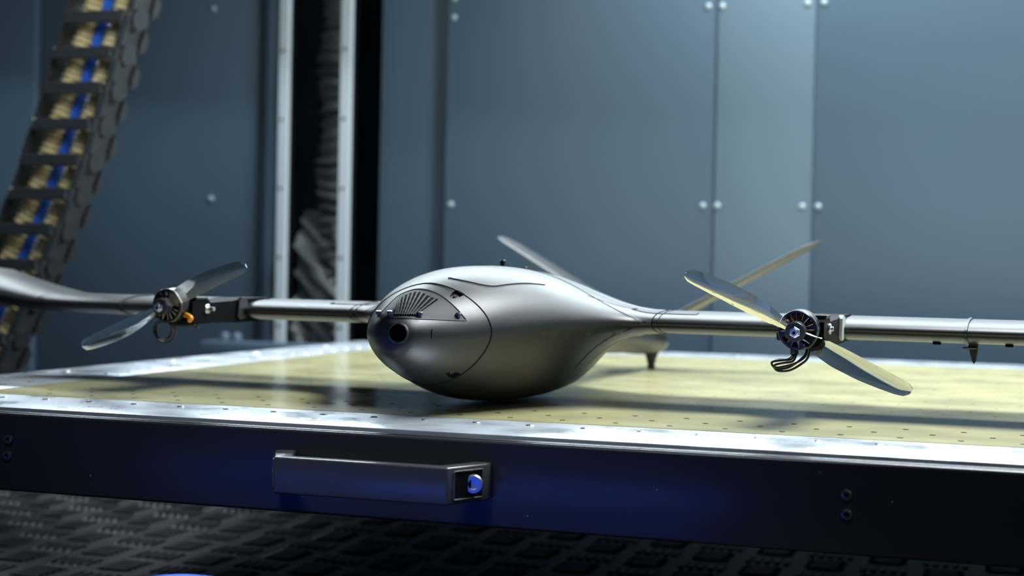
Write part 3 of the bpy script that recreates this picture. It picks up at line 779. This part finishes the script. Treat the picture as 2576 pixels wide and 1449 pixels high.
def motor_unit(xm, ang, cw):
    s = 1 if xm > 0 else -1
    tilt = math.radians(5)
    AXm = Vector((0, -math.cos(tilt), -math.sin(tilt)))      # shaft direction, towards the viewer and a little down
    U = Vector((1, 0, 0)); Vv = AXm.cross(U)*-1
    if Vv.z < 0: Vv = -Vv
    O = Vector((xm, 0.0, ZWG+(.0010 if s > 0 else .0042)))                          # prop centre
    Mx = Matrix(((U.x, Vv.x, AXm.x, O.x), (U.y, Vv.y, AXm.y, O.y), (U.z, Vv.z, AXm.z, O.z), (0, 0, 0, 1)))
    # propeller
    rotp = Matrix.Rotation(ang, 4, 'Z')
    bm = bmesh.new(); add_lathe(bm, [(.0033, .0038), (.0068, .0038), (.0072, .0032), (.0072, -.0036), (.0066, -.0042), (.0033, -.0042), (.0033, .0038)], n=36)
    hb = bmo('propeller', xform(bm, Mx), M['hub'], dr, smooth=True, angle=30); hb['label'] = 'two-bladed smoky transparent propeller on black hub'
    for k in (0, 1):
        bmo('blade', xform(blade_mesh(.0895, cw), Mx @ rotp @ Matrix.Rotation(PI*k, 4, 'Z')), M['blade'], hb, smooth=True, angle=60)
    bm = bmesh.new(); add_lathe(bm, [(.0042, .0036), (.0042, .0052), (.0036, .0058), (.0020, .0058)], n=6); add_lathe(bm, [(.0029, .0052), (.0029, .0078), (.0024, .0082), (.0012, .0082), (.0011, .0072), (0, .0072)], n=24)
    bmo('shaft_nut', xform(bm, Mx), M['steel'], hb, smooth=True, angle=30)
    bm = bmesh.new(); add_lathe(bm, [(0, .00725), (.0010, .00725), (.0010, .0074), (0, .0074)], n=12); bmo('shaft_bore', xform(bm, Mx), M['hole'], hb)
    # motor: bell ring, spokes, windings, stator, base
    bm = bmesh.new(); add_lathe(bm, [(.0122, -.0062), (.0134, -.0062), (.0141, -.0072), (.0143, -.0095), (.0143, -.0185), (.0137, -.0195), (.0124, -.0195), (.0124, -.0062)], n=56)
    mo = bmo('motor', xform(bm, Mx), M['motor'], dr, smooth=True, angle=28); mo['label'] = 'black outrunner motor with copper windings'
    bm = bmesh.new(); add_lathe(bm, [(.01405, -.0068), (.0144, -.0074), (.0144, -.0086), (.01405, -.0086)], n=56); bmo('bell_edge', xform(bm, Mx), M['dsteel'], mo, smooth=True)
    for k in range(8):
        a = 2*PI*k/8+.25; Rk = Matrix.Rotation(a, 4, 'Z'); bm = bmesh.new()
        add_prism(bm, [(.004, -.0011), (.0127, -.0019), (.0127, .0019), (.004, .0011)], -.0084, -.0066, lambda x, y, h: Vector((x, y, h)))
        sp = bmo('spoke', xform(bm, Mx @ Rk), M['motor'], mo)
        bm = bmesh.new()
        for sg in (-1, 1): add_tube(bm, [(.0045, sg*.0013, -.0066), (.0085, sg*.0014, -.0066), (.0126, sg*.0023, -.0066)], .00022, 5)
        bmo('spoke_edge', xform(bm, Mx @ Rk), M['steel'], sp)
    for k in range(12):
        a = 2*PI*k/12; bm = bmesh.new(); add_box(bm, (.0086*math.cos(a), .0086*math.sin(a), -.0135), (.0056, .0026, .0085), Matrix.Rotation(a, 3, 'Z'), .0009, 2)
        bmo('winding', xform(bm, Mx), M['copper'], mo, smooth=True, angle=60)
    bm = bmesh.new(); add_lathe(bm, [(0, -.0040), (.0046, -.0040), (.0050, -.0066), (.0050, -.0190), (.0118, -.0192), (.0118, -.0235), (.0090, -.0250), (0, -.0250)], n=32)
    bmo('stator', xform(bm, Mx), M['motor'], mo, smooth=True, angle=30)
    # nacelle box from the motor back into the wing
    x0, x1 = xm-.0125, xm+.0165
    nz0, nz1 = ZWG-.0095, ZWG+.0095
    bm = bmesh.new()
    prof = [(.0205, nz0+.001), (.0205, nz1-.002), (.026, nz1+.0008), (.045, nz1+.0008), (.048, nz1-.0022), (.082, nz1-.0010), (.102, nz1+.0010), (.150, nz1+.0012), (.150, nz0), (.092, nz0-.0015), (.060, nz0-.0005), (.030, nz0-.0012)]
    add_prism(bm, prof, x0, x1, lambda a, b, h: Vector((h, a, b)))
    nc = bmo('nacelle', bm, M['nac'], dr)
    bm = bmesh.new(); add_box(bm, ((x0+x1)/2, .034, nz1+.0018), (x1-x0+.002, .018, .0022), None, .0004, 1); bmo('nacelle_cap', bm, M['drone'], nc)
    bm = bmesh.new()
    add_prism(bm, [(.090, nz0+.004), (.094, nz0+.001), (.104, nz0+.003), (.106, nz1), (.096, nz1+.0018), (.092, nz1-.001)], x1-.001, x1+.0022, lambda a, b, h: Vector((h, a, b)))
    bmo('nacelle_fillet', bm, M['tape'] if s > 0 else M['drone'], nc)
    # side fastener
    p = Vector((x1, .043, ZWG+.002))
    bm = bmesh.new(); add_lathe(bm, [(0, -.001), (.0042, -.001), (.0042, .0008), (.0036, .0014), (.0018, .0016), (.0018, .0070 if s < 0 else .0032), (0, .0072 if s < 0 else .0034)], p, (1, 0, 0), 18)
    bmo('side_screw', bm, M['steel'], nc, smooth=True, angle=35)
    bm = bmesh.new(); add_box(bm, (xm+.001, .034, nz0-.0015), (.014, .016, .004), None, .001, 2); bmo('motor_mount', bm, M['black'], nc, smooth=True, angle=40)
    add = bmesh.new(); add_box(add, (xm-.0135, .018, ZWG-.003), (.006, .010, .007), None, .001, 1); bmo('mount_tab', add, M['black'], nc)
    return mo, nc
MXR = drone_at(2005, 0.0); MXL = drone_at(409, 0.0)
moR, ncR = motor_unit(MXR, math.radians(-26.5), -1)
moL, ncL = motor_unit(MXL, math.radians(24.0), 1)
def LP(px, py, yl):                           # local point in the plane y = yl behind a picture point
    o = MI @ CP; d = MI.to_3x3() @ ray(px, py); return o + d*((yl-o.y)/d.y)
# wire bundles
for k, path in enumerate((
    [(1999, 872, .024), (1999, 890, .022), (1990, 904, .018), (1968, 906, .016), (1942, 911, .014), (1950, 924, .016), (1975, 921, .02), (2002, 913, .024), (2026, 896, .026), (2034, 868, .028)],
    [(2004, 872, .022), (2003, 892, .020), (1994, 909, .016), (1972, 913, .014), (1949, 919, .012), (1955, 932, .014), (1985, 932, .018), (2014, 917, .022), (2032, 900, .024), (2040, 868, .026)],
    [(1995, 872, .026), (1995, 890, .024), (1984, 903, .02), (1958, 905, .018), (1941, 913, .018), (1953, 927, .02), (1982, 925, .022), (2008, 909, .026), (2027, 890, .028), (2030, 866, .03)])):
    tube('motor_wire', smooth_path([LP(a, b, c) for a, b, c in path], 8), .00085, M['wire'], moR, n=8)
bm = bmesh.new(); a, b = LP(1999, 862, .024), LP(1999, 893, .022)
add_box(bm, (a+b)/2, (.0062, .004, (a-b).length), None, .0012, 2); bmo('wire_sleeve', bm, M['wire'], moR, smooth=True, angle=40)
for k, (cx, cy, rx, ry, d) in enumerate(((413, 832, 21, 23, 0.016), (416, 835, 26, 27, 0.024), (409, 830, 22, 25, .034))):
    pts = [LP(cx+rx*math.cos(t*2*PI/24+1.5+.0*k), cy-ry*math.sin(t*2*PI/24+1.5), d+.003*math.sin(t*.5)) for t in range(25)]
    pts = [LP(430+k*4, 800, .03)] + pts + [LP(440, 803, .034)]
    tube('motor_wire', smooth_path(pts, 3), .00085, M['wire'], moL, n=8)
tube('orange_wire', smooth_path([LP(464, 792, .018), LP(471, 793, .015), LP(480, 800, .013), LP(477, 806, .017)], 6), .0021, M['orange'], moL)
tube('thin_wire', smooth_path([LP(450, 806, .03), LP(475, 812, .03), LP(497, 826, .03), LP(490, 806, .034)], 6), .0005, M['wire'], moL)

bpy.context.view_layer.update()
